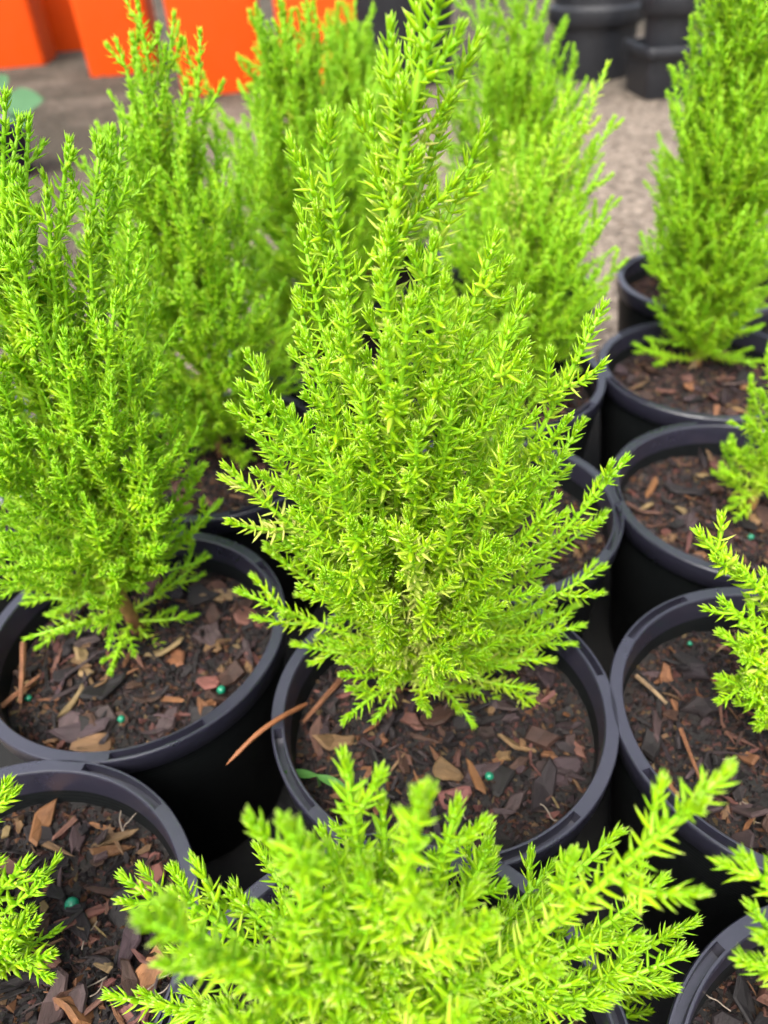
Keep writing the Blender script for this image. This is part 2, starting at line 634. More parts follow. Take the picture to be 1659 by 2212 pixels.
def plant(label, cat, base, axis, seed, tips=(), fill=(), hi=False, mat=M_NEEDLE, nlen=0.070, group='lime green conifers in nursery pots',
          sub=0.15, spacing=0.041, age=0.35, leaf_from=0.25, trunk_r=0.045, unique_fill=False, tuft=0.62):
    """base: rim radii; axis: list of points of the trunk; tips: (point, attach fraction, sag, yellow); fill: (s0, s1, count, len0, len1, elev0, elev1)"""
    rng = np.random.default_rng(seed)
    base = np.array(base, float)
    root = thing('cypress_plant', label, cat, Wd(base), group)
    ax = polyline([np.array(p) - base for p in axis], 44)
    seg = np.linalg.norm(np.diff(ax, axis=0), axis=1)
    cum = np.concatenate([[0], np.cumsum(seg)])
    H = cum[-1]
    onax = lambda f: np.array([np.interp(f * H, cum, ax[:, i]) for i in range(3)])
    tr = Sprig(rng, hi, nlen * 1.05, spacing * 0.72)
    k = int(leaf_from * 43)
    n1 = max(k, 2)
    tr.shoot(ax[:n1 + 1], (trunk_r, trunk_r * (1 - 0.6 * leaf_from)), 0.0, 0.7, 0.7, (1.05, 0.62), bare=1.1, sides=8)
    nm_ = n1 + (43 - n1) // 2
    tr.shoot(ax[n1:nm_ + 1], (trunk_r * (1 - 0.6 * leaf_from), 0.020), 0.0, age + 0.25, 0.25, (0.55, 0.12), bare=0.12, sides=7)
    tr.shoot(ax[nm_:], (0.020, 0.012), 0.0, 0.25, 0.0, (0.15, 0.0), bare=0.05, sides=7)
    az_t = rng.uniform(0, 6.28)
    for fr in np.arange(tuft, 0.985, 0.11 / H):
        i0 = int(fr * 43)
        T_ = ax[min(i0 + 1, 43)] - ax[max(i0 - 1, 0)]
        T_ = T_ / np.linalg.norm(T_)
        az_t += 2.4
        h_ = np.array((math.cos(az_t), math.sin(az_t), 0.0))
        l_ = rng.uniform(0.12, 0.27) * (1.15 - 0.5 * (fr - tuft) / (1 - tuft))
        a_ = onax(fr)
        d_ = h_ * 0.72 + T_ * 0.70
        tr.shoot(bez(a_, a_ + d_ * l_ * 0.5, a_ + (d_ * 0.75 + T_ * 0.4) * l_, 6), (0.013, 0.008), 0.02, 0.22, 0.0, (0.1, 0.0), sides=5)
    link('trunk', tr.stem_mesh('trunk'), root)
    tr.N = [a for a in tr.N if len(a[0])]
    link('leader_needles', tr.needle_mesh('leader_needles', mat), root, kind='stuff')
    for tp in tips:
        p, f, sag, yel = (tuple(tp) + (0.12, 0.0))[:4] if len(tp) < 4 else tp
        a, e = onax(f), np.array(p, float) - base
        d = e - a
        L = np.linalg.norm(d)
        ctrl = a + d * 0.5 + np.array((0, 0, -sag * L)) + rng.normal(0, 0.03, 3) * L
        sp = leafy_branch(rng, bez(a, ctrl, e, 12), hi, nlen, spacing, age, sub * (1.0 if f < .4 else 1.25), 0.42 if f < .4 else 0.28, yellow=yel)
        b = link('branch', sp.stem_mesh('branch'), root)
        link('needles', sp.needle_mesh('needles', mat), b, kind='stuff')
    az = rng.uniform(0, 6.28)
    for (s0, s1, cnt, l0, l1, e0, e1) in fill:
        for i in range(cnt):
            u = (i + rng.uniform(0, 1)) / cnt
            f = s0 + (s1 - s0) * u
            az += 2.39996 + rng.uniform(-0.35, 0.35)
            L = (l0 + (l1 - l0) * u) * rng.uniform(0.75, 1.2)
            tilt = math.radians(e0 + (e1 - e0) * u + rng.uniform(-10, 10))
            a = onax(f)
            if unique_fill:
                h = np.array((math.cos(az), math.sin(az), 0))
                d0 = h * math.cos(tilt - 0.35) + np.array((0, 0, math.sin(tilt - 0.35)))
                d1 = h * math.cos(tilt + 0.4) + np.array((0, 0, math.sin(tilt + 0.4)))
                sp = leafy_branch(rng, bez(a, a + d0 * L * 0.5, a + d0 * L * 0.5 + d1 * L * 0.5, 10), hi, nlen, spacing, age, sub, 0.42)
                b = link('branch', sp.stem_mesh('branch'), root)
                link('needles', sp.needle_mesh('needles', mat), b, kind='stuff')
                continue
            key = min(LIBK, key=lambda q: abs(math.log(q / L)))
            sm, nm = LIB[key][rng.integers(len(LIB[key]))]
            b = link('branch', sm, root, Vector(a * R))
            b.rotation_euler = (Matrix.Rotation(az, 3, 'Z') @ Matrix.Rotation(-(tilt - math.radians(43)), 3, 'Y') @ Matrix.Rotation(rng.uniform(-0.3, 0.3), 3, 'X')).to_euler()
            b.scale = (L / key,) * 3
            link('needles', nm, b, kind='stuff')
    return root


# ------------------------------------------------------------------ the ground
def vnoise(x, y, seed):
    rg = np.random.default_rng(seed)
    o = 0
    for i in range(9):
        a, f_, p = rg.uniform(0, 6.28), rg.uniform(3, 26), rg.uniform(0, 6.28)
        o = o + np.sin((x * math.cos(a) + y * math.sin(a)) * f_ + p) / (f_ ** 0.8)
    return o


def grid_mesh(name, x0, x1, y0, y1, nx, ny, zf, mat):
    X, Y = np.meshgrid(np.linspace(x0, x1, nx), np.linspace(y0, y1, ny))
    V = np.stack([X, Y, zf(X, Y)], -1).reshape(-1, 3)
    i = (np.arange(ny - 1)[:, None] * nx + np.arange(nx - 1)[None]).reshape(-1, 1)
    q = i + np.array([[0, 1, nx + 1, nx]])
    return mk_mesh(name, V, q, [], mat)


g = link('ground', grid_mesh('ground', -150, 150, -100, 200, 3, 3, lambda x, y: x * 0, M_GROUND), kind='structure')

# made-up black sheet under the pots, stands in for shade in the gaps
wm = link('gap_shade_sheet', grid_mesh('gap_shade_sheet', -3.5 * R, 7 * R, -3 * R, 9.6 * R, 90, 110, lambda x, y: 0.004 + 0.0012 * vnoise(x * 9, y * 9, 8), simple_mat('gap_shade_black', (0.012, 0.012, 0.012), 0.8, 0.2, 500, 0.3)))
wm['kind'] = 'structure'

# loose gravel on the ground
rng = np.random.default_rng(11)
n = 5200
px = rng.uniform(-1.4, 1.4, n)
py = rng.uniform(0.45, 3.2, n)
oc = np.array([(1, 0, 0), (0.3, 0.95, 0), (-0.8, 0.6, 0), (-0.8, -0.6, 0), (0.3, -0.95, 0), (0, 0, 0.75), (0, 0, -0.6)])
sz = rng.uniform(0.0015, 0.0058, n) * rng.uniform(0.6, 1.3, n)
ra = rng.uniform(0, 6.28, n)
V = oc[None] * rng.uniform(0.7, 1.25, (n, 7, 1)) * sz[:, None, None]
c, s = np.cos(ra)[:, None], np.sin(ra)[:, None]
V = np.stack([c * V[..., 0] - s * V[..., 1] + px[:, None], s * V[..., 0] + c * V[..., 1] + py[:, None], V[..., 2] + 0.001], -1)
f = []
for i in range(5):
    f += [(i, (i + 1) % 5, 5), ((i + 1) % 5, i, 6)]
T = (np.arange(n)[:, None, None] * 7 + np.array(f)[None]).reshape(-1, 3)
gr = link('gravel', mk_mesh('gravel', V.reshape(-1, 3), [], T, M_GROUND, smooth=False), kind='stuff')
tag(gr, 'loose pinkish grey gravel scattered on the ground behind the pots', 'gravel')

# ------------------------------------------------------------------ nursery pots
def ang_list(n, slots):
    a = list(np.arange(n) * 2 * math.pi / n)
    for c0, hw in slots:
        for e in (-hw, hw):
            a += [(c0 + e - 0.008) % (2 * math.pi), (c0 + e + 0.008) % (2 * math.pi)]
    return sorted(a)


SLOTS = [(k * math.pi / 2 + 0.3, math.radians(16)) for k in range(4)]


def rim_prof(a):
    ins = any(abs((a - c0 + math.pi) % (2 * math.pi) - math.pi) < hw for c0, hw in SLOTS)
    zs = -0.075 if ins else 0.0
    return [(0.908, -0.172), (0.918, -0.02), (0.921, -0.006), (0.927, 0.0), (0.938, 0.0), (0.942, zs), (0.979, zs), (0.983, 0.0), (0.993, 0.0), (0.999, -0.006),
            (1.0, -0.016), (0.988, -0.158), (0.980, -0.168), (0.956, -0.172)]


WALL_PROF = [(0.954, -0.170), (0.948, -0.30), (0.760, -1.77), (0.735, -1.795), (0.3, -1.795), (0.0, -1.795)]
WALL_IN = [(0.0, -1.74), (0.70, -1.74), (0.895, -0.30), (0.909, -0.170)]
AL = ang_list(120, SLOTS)
_v, _q = lathe(lambda a: [(r * R, z * R) for r, z in rim_prof(a)], AL, closed=True)
ME_RIM = mk_mesh('rim', _v, [x[::-1] for x in _q], [], M_RIM)
try:
    ME_RIM.set_sharp_from_angle(angle=math.radians(40))
except Exception:
    pass
_v, _q = lathe([(r * R, z * R) for r, z in WALL_PROF[:-1] + [(0.001, -1.795)]] + [(r * R, z * R) for r, z in [(0.001, -1.74)] + WALL_IN[1:]], list(np.arange(96) * 2 * math.pi / 96), closed=True)
ME_WALL = mk_mesh('wall', _v, [x for x in _q], [], M_POT)
try:
    ME_WALL.set_sharp_from_angle(angle=math.radians(40))
except Exception:
    pass


def nursery_pot(label, cx, cy, rot=0.0, dz=0.0, tilt=(0, 0)):
    o = thing('nursery_pot', label, 'pot', Vector((cx * R, cy * R, RIM + dz * R)), 'black round nursery pots')
    o.rotation_euler = (tilt[0], tilt[1], rot)
    link('wall', ME_WALL, o)
    link('rim', ME_RIM, o)
    return o


# ------------------------------------------------------------------ potting mix and bark
def soil_z(x, y, seed):
    return SOIL + 0.035 * vnoise(x, y, seed) + 0.03 * (1 - (x * x + y * y))


def chip_mesh(rng, long):
    k = rng.integers(6, 10)
    a = np.sort(rng.uniform(0, 6.28, k))
    a = np.arange(k) * 6.283 / k + rng.uniform(-0.3, 0.3, k)
    rx, ry = long
    x = np.cos(a) * rx * rng.uniform(0.55, 1.2, k)
    y = np.sin(a) * ry * rng.uniform(0.5, 1.3, k)
    th = min(rx, ry) * rng.uniform(0.16, 0.42)
    cv = rng.uniform(-0.35, 0.35) / rx
    z = cv * x * x + rng.uniform(-0.12, 0.12, k) * th
    top = np.stack([x * 0.86, y * 0.84, z + th], 1)
    mid = np.stack([x, y, z + th * 0.35], 1)
    bot = np.stack([x * 0.95, y * 0.95, z - th * 0.5], 1)
    ct = np.array([[0, 0, th * rng.uniform(0.8, 1.3)]])
    V = np.vstack([bot, mid, top, ct])
    q, t = [], []
    for i in range(k):
        j = (i + 1) % k
        q += [(i, j, k + j, k + i), (k + i, k + j, 2 * k + j, 2 * k + i)]
        t.append((2 * k + i, 2 * k + j, 3 * k))
    return V, q, t


rng = np.random.default_rng(21)
CHIPS = []
for i in range(26):
    asp = [(1, 0.48), (1, 0.26), (1, 0.15), (1, 0.60), (1, 0.10)][i % 5]
    v, q, t = chip_mesh(rng, asp)
    CHIPS.append(mk_mesh('bark_chip', v * R * 0.1, q, t, M_BARK, smooth=False))


def crumb_mesh(seed):
    rg = np.random.default_rng(seed)
    n = 6500
    rr, aa = np.sqrt(rg.uniform(0, 1, n)) * 0.885, rg.uniform(0, 6.283, n)
    x, y = rr * np.cos(aa), rr * np.sin(aa)
    z = soil_z(x, y, 5)
    sz = 0.010 + 0.040 * rg.uniform(0, 1, n) ** 2
    tet = np.array([(1, 0, -0.2), (-0.6, 0.8, -0.2), (-0.7, -0.7, -0.2), (0.1, 0.05, 0.6), (-0.2, 0.1, 0.5)])
    Vv = tet[None] * rg.uniform(0.5, 1.4, (n, 5, 1)) * sz[:, None, None]
    Vv[..., 1] *= rg.uniform(0.2, 0.9, (n, 1))
    Vv[..., 2] += Vv[..., 0] * rg.normal(0, 0.35, (n, 1))
    ra = rg.uniform(0, 6.283, n)
    c, s = np.cos(ra)[:, None], np.sin(ra)[:, None]
    Vv = np.stack([c * Vv[..., 0] - s * Vv[..., 1] + x[:, None], s * Vv[..., 0] + c * Vv[..., 1] + y[:, None], Vv[..., 2] + z[:, None]], -1)
    T = (np.arange(n)[:, None, None] * 5 + np.array([(0, 1, 3), (1, 4, 3), (1, 2, 4), (2, 0, 3), (2, 3, 4)])[None]).reshape(-1, 3)
    col = np.zeros((n, 5, 4), np.float32)
    col[..., 0] = rg.uniform(0, 1, (n, 1))
    col[..., 3] = 1
    return mk_mesh('crumbs', Vv.reshape(-1, 3) * R, [], T, M_CRUMB, col.reshape(-1, 4), smooth=False)


def crumb_mat():
    m, nt, b = new_mat('bark_crumbs')
    a = node(nt, 'ShaderNodeAttribute', attribute_name='col')
    sp = nt.nodes.new('ShaderNodeSeparateColor')
    nt.links.new(a.outputs['Color'], sp.inputs[0])
    nt.links.new(ramp(nt, sp.outputs[0], [(p_, tuple(c_ * 0.36 for c_ in k_)) for p_, k_ in BARK_STOPS], 'CONSTANT'), b.inputs['Base Color'])
    b.inputs['Roughness'].default_value = 0.8
    b.inputs['Specular IOR Level'].default_value = 0.3
    return m


M_CRUMB = crumb_mat()
CRUMBS = [crumb_mesh(31), crumb_mesh(32)]
_nr, _na = 26, 72
_rr = np.linspace(0.0, 0.905, _nr)
_sv = [(0, 0, soil_z(0, 0, 5))]
for r_ in _rr[1:]:
    for k in range(_na):
        a = k * 2 * math.pi / _na
        x, y = r_ * math.cos(a), r_ * math.sin(a)
        _sv.append((x, y, float(soil_z(x, y, 5))))
_st = [(0, 1 + k, 1 + (k + 1) % _na) for k in range(_na)]
_sq = []
for i in range(_nr - 2):
    for k in range(_na):
        k2 = (k + 1) % _na
        _sq.append((1 + i * _na + k, 1 + (i + 1) * _na + k, 1 + (i + 1) * _na + k2, 1 + i * _na + k2))
ME_SOIL = mk_mesh('soil', np.array(_sv) * R, _sq, _st, M_SOIL)


def potting_mix(label, cx, cy, rot, nchips, seed, big=()):
    """the earth in a pot with its bark chips; big: (x, y, length, angle, chip index) of chunks placed by hand, in radii from the centre"""
    o = thing('potting_mix', label, 'potting mix', Vector((cx * R, cy * R, RIM)), 'bark potting mix in the pots')
    s = link('soil', ME_SOIL, o)
    s.rotation_euler[2] = rot
    cr = link('crumbs', CRUMBS[seed % 2], o, kind='stuff')
    cr.rotation_euler[2] = rot
    rg = np.random.default_rng(seed)
    cr_, sr_ = math.cos(-rot), math.sin(-rot)

    def put(x, y, L, ang, k, tilt, lift, ci=None):
        lx, ly = cr_ * x - sr_ * y, sr_ * x + cr_ * y
        z = float(soil_z(lx, ly, 5)) + lift
        b = link('bark_chip', CHIPS[k], o, Vector((x * R, y * R, z * R)))
        b.rotation_euler = (tilt[0], tilt[1], ang)
        b.scale = (L * 5,) * 3
        c_ = BARK[int(rg.choice(10, p=BARK_W / BARK_W.sum())) if ci is None else ci]
        g_ = rg.uniform(.7, 1.35)
        b.color = (c_[0] * g_, c_[1] * g_ * rg.uniform(.94, 1.06), c_[2] * g_ * rg.uniform(.85, 1.0), 1)
    for i in range(nchips):
        r_ = math.sqrt(rg.uniform(0, 1)) * 0.83
        a = rg.uniform(0, 6.283)
        L = 0.085 + 0.24 * rg.uniform(0, 1) ** 1.9
        r_ = min(r_, 0.87 - L * 0.45)
        put(r_ * math.cos(a), r_ * math.sin(a), L, rg.uniform(0, 6.283), int(rg.integers(len(CHIPS))), rg.normal(0, 0.42, 2), rg.uniform(0.012, 0.055))
    for e_ in big:
        x, y, L, ang, k = e_[:5]
        put(x, y, L, ang, k, rg.normal(0, 0.10, 2), 0.035, e_[5] if len(e_) > 5 else int(rg.choice([0, 1, 2, 4, 6, 3])))
    return o


# ------------------------------------------------------------------ layout of the pots (rim radii)
POTS = {
    'M0': (0.260, 2.698, 0.10), 'M1': (0.805, 4.471, 0.9), 'M2': (1.217, 6.463, 0.3), 'M3': (1.68, 8.50, 0.5),
    'R1': (2.207, 2.454, 0.28), 'R2': (2.756, 4.432, 1.0), 'R3': (3.195, 6.404, 0.1), 'R4': (3.959, 8.435, 0.6),
    'BR': (1.856, 0.492, 0.55), 'BL': (-1.990, 1.496, 0.75), 'L0': (-1.698, 3.447, 0.05), 'L1': (-1.409, 5.539, 0.2),
    'L2': (-0.93, 7.56, 0.7), 'BC': (-0.134, 0.938, 1.2), 'LL': (-3.50, 5.35, 0.4),
}
POTS['L2'] = (-0.62, 7.62, 0.7)
POTS['L3'] = (0.02, 9.60, 0.2)
POT_LABELS = {
    'M0': 'black nursery pot crossed at its rim by one brown pine needle',
    'M1': 'black nursery pot mostly hidden behind the conifer over the pine needle pot',
    'M2': 'black nursery pot under the conifer with the yellow tipped top shoot',
    'M3': 'black nursery pot hidden behind the conifers, facing the collared black pot',
    'R1': 'black nursery pot with an orange bark piece, touching the pine needle pot',
    'R2': 'black nursery pot full of reddish bark with a small cropped conifer',
    'R3': 'black nursery pot with a long tan bark sliver under a tall dense conifer',
    'R4': 'black nursery pot beside the open gravel, behind the tall dense conifer',
    'BR': 'black nursery pot with mostly bare dark mix and one thin overhanging sprig',
    'BL': 'black nursery pot with a long purple brown bark stick and large green pellet',
    'L0': 'black nursery pot under the broad conifer with exposed reddish brown trunk',
    'L1': 'black nursery pot behind the broad conifer with exposed reddish trunk',
    'L2': 'black nursery pot hidden among conifers that face the orange planters',
    'L3': 'black nursery pot of the farthest blurred conifer before the orange planters',
    'BC': 'black nursery pot hidden beneath the wide low conifer',
    'LL': 'black nursery pot of the pale flowered plant beside the broad conifer',
}
MIX = {  # chips and hand placed chunks
    'M0': (285, [(0.52, -0.42, 0.36, 1.1, 0, 2), (0.42, 0.02, 0.13, 0.4, 3), (0.30, 0.20, 0.15, -0.7, 1), (0.16, -0.36, 0.27, 1.9, 6, 5), (-0.55, 0.30, 0.18, 0.9, 2), (-0.62, 0.05, 0.20, 1.0, 1),
                 (-0.45, 0.42, 0.22, 0.3, 5), (0.62, 0.12, 0.18, 2.1, 1), (-0.25, -0.2, 0.14, 2.4, 10), (0.68, 0.35, 0.22, 0.2, 3)], 'dark bark potting mix with a large flat charcoal chunk, in the pine needle pot'),
    'M1': (90, [], 'shaded bark potting mix in the pot behind the pine needle pot'),
    'M2': (60, [], 'shaded potting mix under the conifer with the yellow tipped top shoot'),
    'R1': (285, [(-0.35, 0.25, 0.30, 0.2, 3, 2), (-0.52, 0.48, 0.22, 1.3, 0, 5), (-0.25, 0.02, 0.24, -0.8, 2), (0.05, -0.2, 0.26, -1.1, 2), (0.35, -0.1, 0.24, 0.7, 5), (0.2, 0.1, 0.14, 0.1, 8)],
           'reddish brown bark mix with a bright orange chip near the rim'),
    'R2': (260, [(-0.3, 0.35, 0.30, -0.5, 0), (-0.1, -0.25, 0.3, -0.9, 2), (0.1, 0.2, 0.2, 0.3, 5)], 'reddish chunky bark mix around the small cropped conifer'),
    'R3': (170, [(0.18, -0.42, 0.44, -1.0, 2, 7), (-0.35, -0.1, 0.26, 0.1, 1), (0.3, 0.1, 0.3, 0.2, 6)], 'dark bark mix with a long tan sliver, under the tall dense conifer'),
    'R4': (90, [], 'brown potting mix in the pot beside the open gravel'),
    'BR': (160, [], 'dark bare potting mix under the thin overhanging sprig'),
    'BL': (285, [(0.35, 0.25, 0.50, 0.4, 2, 8), (-0.02, 0.18, 0.32, 1.6, 1, 5), (0.05, 0.62, 0.34, -0.5, 2, 7), (-0.12, 0.5, 0.36, -0.4, 6, 3), (0.72, -0.05, 0.22, 1.5, 5, 5), (0.3, -0.15, 0.30, 1.5, 0), (0.15, -0.02, 0.30, 0.4, 1),
                 (0.55, 0.05, 0.22, 1.4, 2), (0.40, -0.45, 0.24, 0.9, 3), (0.2, -0.5, 0.3, 0.4, 0)], 'coarse bark mix with a long purple brown stick and a large green pellet'),
    'L0': (285, [(-0.25, -0.60, 0.36, 0.2, 0), (0.45, 0.12, 0.28, 1.9, 3), (-0.18, -0.28, 0.34, 0.8, 5), (-0.6, 0.0, 0.32, 1.5, 2), (-0.45, -0.3, 0.34, 0.6, 2), (0.2, -0.62, 0.18, 0.2, 1), (-0.3, 0.02, 0.3, 0.1, 2)],
           'dark bark mix dotted with green pellets around the reddish brown trunk'),
    'L1': (110, [], 'shaded bark mix in the pot behind the broad reddish trunked conifer'),
    'BC': (60, [], 'potting mix glimpsed through the wide low conifer'),
    'LL': (40, [], 'potting mix under the pale flowered plant'),
    'L2': (0, [], 'potting mix hidden among the conifers facing the orange planters'),
    'L3': (0, [], 'potting mix of the farthest blurred conifer'),
    'M3': (0, [], 'potting mix hidden behind the yellow tipped conifer'),
}
for i, (k, (cx, cy, rot)) in enumerate(POTS.items()):
    nursery_pot(POT_LABELS[k], cx, cy, rot)
    nc, big, lab = MIX[k]
    potting_mix(lab, cx, cy, rot * 2.1, nc, 100 + i, big)

# ------------------------------------------------------------------ conifers
P = POTS


def axpts(base, pts):
    return [base] + [at(x, y, Y) for x, y, Y in pts]


# the sharp one in the pine needle pot
b0 = onz(940, 1500, SOIL)
Y0 = b0[1]
tips = []
for x, y, dY, f_, sag, yel in [
    (843, 62, -0.10, .80, .10, 0), (1032, 88, -0.05, .83, .12, 0), (798, 228, 0.0, .74, .12, 0), (966, 232, .05, .74, .10, 0), (1046, 276, 0.0, .64, .14, 0),
    (888, 60, .12, .84, .05, 0), (696, 262, -.05, .40, .10, 0), (652, 345, .05, .46, .14, 0), (1072, 512, -.05, .46, .14, 0), (656, 508, .0, .38, .14, .05), (1142, 650, 0, .36, .16, 0),
    (1105, 700, -.2, .33, .14, 0), (886, 655, -.45, .42, .14, 0), (832, 745, -.62, .34, .16, 0), (935, 520, -.2, .46, .10, 0),  
    (536, 768, 0, .30, .16, 0), (524, 835, -.1, .28, .18, 0), (1302, 662, .05, .20, .16, 0), (1216, 985, -.1, .17, .16, 0), (1258, 912, .1, .18, .16, 0),
    (1352, 992, 0, .13, .17, 0), (488, 1008, -.1, .22, .10, .5), (540, 925, 0, .24, .16, .05), (578, 1135, 0, .17, .14, 0), (580, 1190, .1, .14, .12, 0),
    (520, 1278, -.05, .10, .10, 0), (745, 1556, -.40, .06, -.12, 0), (1020, 1562, -.32, .05, -.10, 0), (1212, 1545, -.18, .07, -.16, 0),
    (1190, 1425, -.1, .08, -.05, 0), (1256, 1352, .0, .09, .05, 0), (1302, 1226, .05, .11, .12, 0), (1246, 1308, .15, .09, .1, 0), (640, 1392, .05, .08, .02, 0),
    (1090, 1515, -.1, .04, -.05, 0), (610, 880, -.35, .24, .16, 0), (700, 960, -.6, .2, .16, 0), (760, 1130, -.7, .15, .14, .15), (900, 930, -.62, .24, .16, 0), (980, 860, -.5, .27, .15, 0),
    (1000, 1050, -.6, .18, .16, 0), (1100, 960, -.4, .21, .16, 0), (1090, 1180, -.5, .13, .14, 0), (880, 1150, -.75, .16, .16, .35), (700, 1240, -.55, .12, .1, 0), (820, 1330, -.62, .1, .05, .1),
    (930, 1290, -.66, .11, .08, .2), (1060, 1300, -.45, .1, .08, 0), (960, 1400, -.5, .07, 0, 0), (760, 1430, -.35, .07, -.03, 0), (1140, 820, -.15, .25, .15, 0), (1200, 1080, -.2, .15, .16, 0),
    (660, 730, -.2, .31, .14, 0), (740, 640, -.35, .36, .14, .1), (1010, 720, -.3, .34, .14, 0), (630, 1060, -.3, .19, .15, 0), (640, 640, .15, .34, .14, 0), (960, 610, -.42, .42, .14, 0),
    (780, 820, -.5, .29, .15, 0), (830, 560, -.3, .48, .1, 0), (1060, 600, .1, .42, .12, 0),
]:
    tips.append((at(x, y, Y0 + dY), f_, sag, yel))
plant('sharply focused lime conifer with many open upswept sprigs, over the pine needle pot', 'conifer', b0,
      axpts(b0, [(905, 1400, Y0), (862, 1240, Y0 - .03), (838, 1000, Y0 - .05), (838, 760, Y0 - .06), (850, 500, Y0 - .08), (878, 290, Y0 - .10), (908, 160, Y0 - .11), (950, 0, Y0 - .12), (968, -80, Y0 - .13)]),
      1, tips, [(.09, .36, 28, .75, .6, 12, 46)], hi=True, unique_fill=True, age=.5, sub=.165, spacing=.042, trunk_r=.042, nlen=.064)

# the wide low one in front
bc = np.array((P['BC'][0] + 0.02, P['BC'][1] + 0.02, SOIL))
Yc = bc[1]
tips = []
for x, y, dY, f_, sag in [
    (745, 1640, .30, .50, .1), (905, 1715, .02, .6, .1), (618, 1778, .0, .45, .12), (988, 1738, .28, .5, .1), (1055, 1858, .36, .4, .1), (1190, 1872, .46, .4, .12),
    (1332, 1802, .35, .4, .14), (1565, 1668, .12, .4, .12), (268, 1896, .45, .3, .14), (315, 1985, -.20, .3, .14), (595, 1965, .4, .3, .1), (500, 1935, .3, .3, .14),
    (1500, 1992, .35, .3, .14), (1485, 2060, .2, .25, .12), (1440, 2115, .4, .2, .12), (235, 2150, .2, .25, .1), (940, 1985, .1, .5, .1), (1245, 1965, .3, .35, .14),
    (690, 2060, -.15, .5, .1), (1395, 2185, .3, .2, .1), (820, 1850, .22, .5, .1), (700, 1800, .38, .5, .1), (1120, 2010, .15, .4, .1), (420, 2060, .1, .3, .1),
    (560, 2110, .0, .35, .1), (1000, 2120, -.1, .4, .1), (1250, 2120, .05, .3, .1), (830, 2170, -.12, .5, .1), (1350, 1990, .25, .3, .12), (1430, 1900, .25, .36, .12),
    (380, 1930, .25, .3, .14), (350, 2170, .1, .2, .1), (1150, 2190, .1, .3, .1), (470, 2190, -.1, .3, .1), (660, 1930, .3, .4, .1), (1010, 1930, .3, .4, .1), (860, 2010, .3, .4, .1), (760, 1950, .1, .5, .1),
]:
    tips.append((at(x, y, Yc + dY), f_, sag, 0.0))
plant('wide low bushy lime conifer with thick upright tips, facing the pine needle pot', 'conifer', bc,
      [bc, bc + (0, 0, .7), bc + (.02, .0, 1.3), bc + (.0, .02, 1.75)], 2, tips, [(.12, .8, 26, .95, .5, 12, 55)], hi=True, unique_fill=True, sub=.165, spacing=.043, age=.3, trunk_r=.05, nlen=.066)

# broad one with the bare reddish trunk
bl = onz(305, 1372, SOIL)
Yl = bl[1]
tips = [(at(x, y, Yl + dY), f_, sag, 0.0) for x, y, dY, f_, sag in [
    (62, 258, .05, .60, .06), (150, 305, .1, .55, .06), (216, 305, .2, .5, .08), (240, 282, .3, .5, .08), (266, 285, .4, .5, .08), (12, 205, -.1, .65, .05), (100, 420, -.2, .45, .08), (30, 420, -.2, .5, .08),
    (190, 480, -.1, .4, .1), (280, 470, .1, .4, .1), (335, 620, .1, .32, .12), (345, 760, 0, .27, .14), (405, 850, .1, .22, .15), (440, 1008, .05, .17, .15), (472, 1085, .1, .14, .14), (440, 1198, .25, .08, .14),
    (420, 1330, .0, .05, .05), (375, 1442, -.25, .04, -.1), (240, 1452, -.45, .05, -.1), (60, 1378, -.2, .08, -.04), (10, 1238, -.05, .12, .06), (20, 1130, -.1, .16, .1), (60, 1290, .1, .1, .0),
    (390, 950, -.2, .2, .14), (330, 1030, -.4, .16, .12), (200, 1100, -.5, .16, .12), (120, 1000, -.5, .2, .12), (240, 820, -.45, .26, .12), (140, 720, -.5, .3, .12), (60, 640, -.4, .34, .1),
    (250, 640, -.3, .32, .1), (300, 560, -.05, .36, .1), (310, 900, -.35, .22, .12)]]
plant('broad dense lime conifer with reddish brown bare lower trunk, beside the pine needle pot', 'conifer', bl,
      [bl, bl + (-.03, -.03, .5), bl + (-.06, -.05, 1.5), bl + (-.05, -.05, 2.6), bl + (-.02, -.05, 3.3)], 3, tips,
      [(.12, .26, 16, .55, .85, 34, 46), (.16, .5, 36, .9, 1.0, 44, 60), (.4, .85, 30, .9, .5, 58, 72)], sub=.15, spacing=.038, nlen=.060, mat=M_NEEDLE_DEEP, leaf_from=.3, trunk_r=.052)


def tall(label, base, top, seed, tips=(), n=(36, 36), w=1.1, mat=M_NEEDLE_DEEP, elev=(40, 60, 64, 74), lf=.3, top_f=.74, top_l=.5):
    base = np.array(base, float)
    top = np.array(top, float)
    mid = base * .5 + top * .5 + np.array((0.02, -.02, 0))
    return plant(label, 'conifer', base, [base, base * .75 + mid * .25, mid, top], seed, tips,
                 [(.04, .3, n[0] // 2, .7 * w, 1.1 * w, elev[0] - 14, elev[1] - 12), (.07, .5, n[0], .95 * w, 1.25 * w, elev[0], elev[1]), (.36, top_f, n[1], 1.0 * w, top_l * w, elev[2], elev[3])], mat=mat, leaf_from=lf, sub=.15, spacing=.038, nlen=.060)


def tipl(Y, rows):
    return [(at(x, y, Y + dY), f_, .08, yel) for x, y, dY, f_, yel in rows]


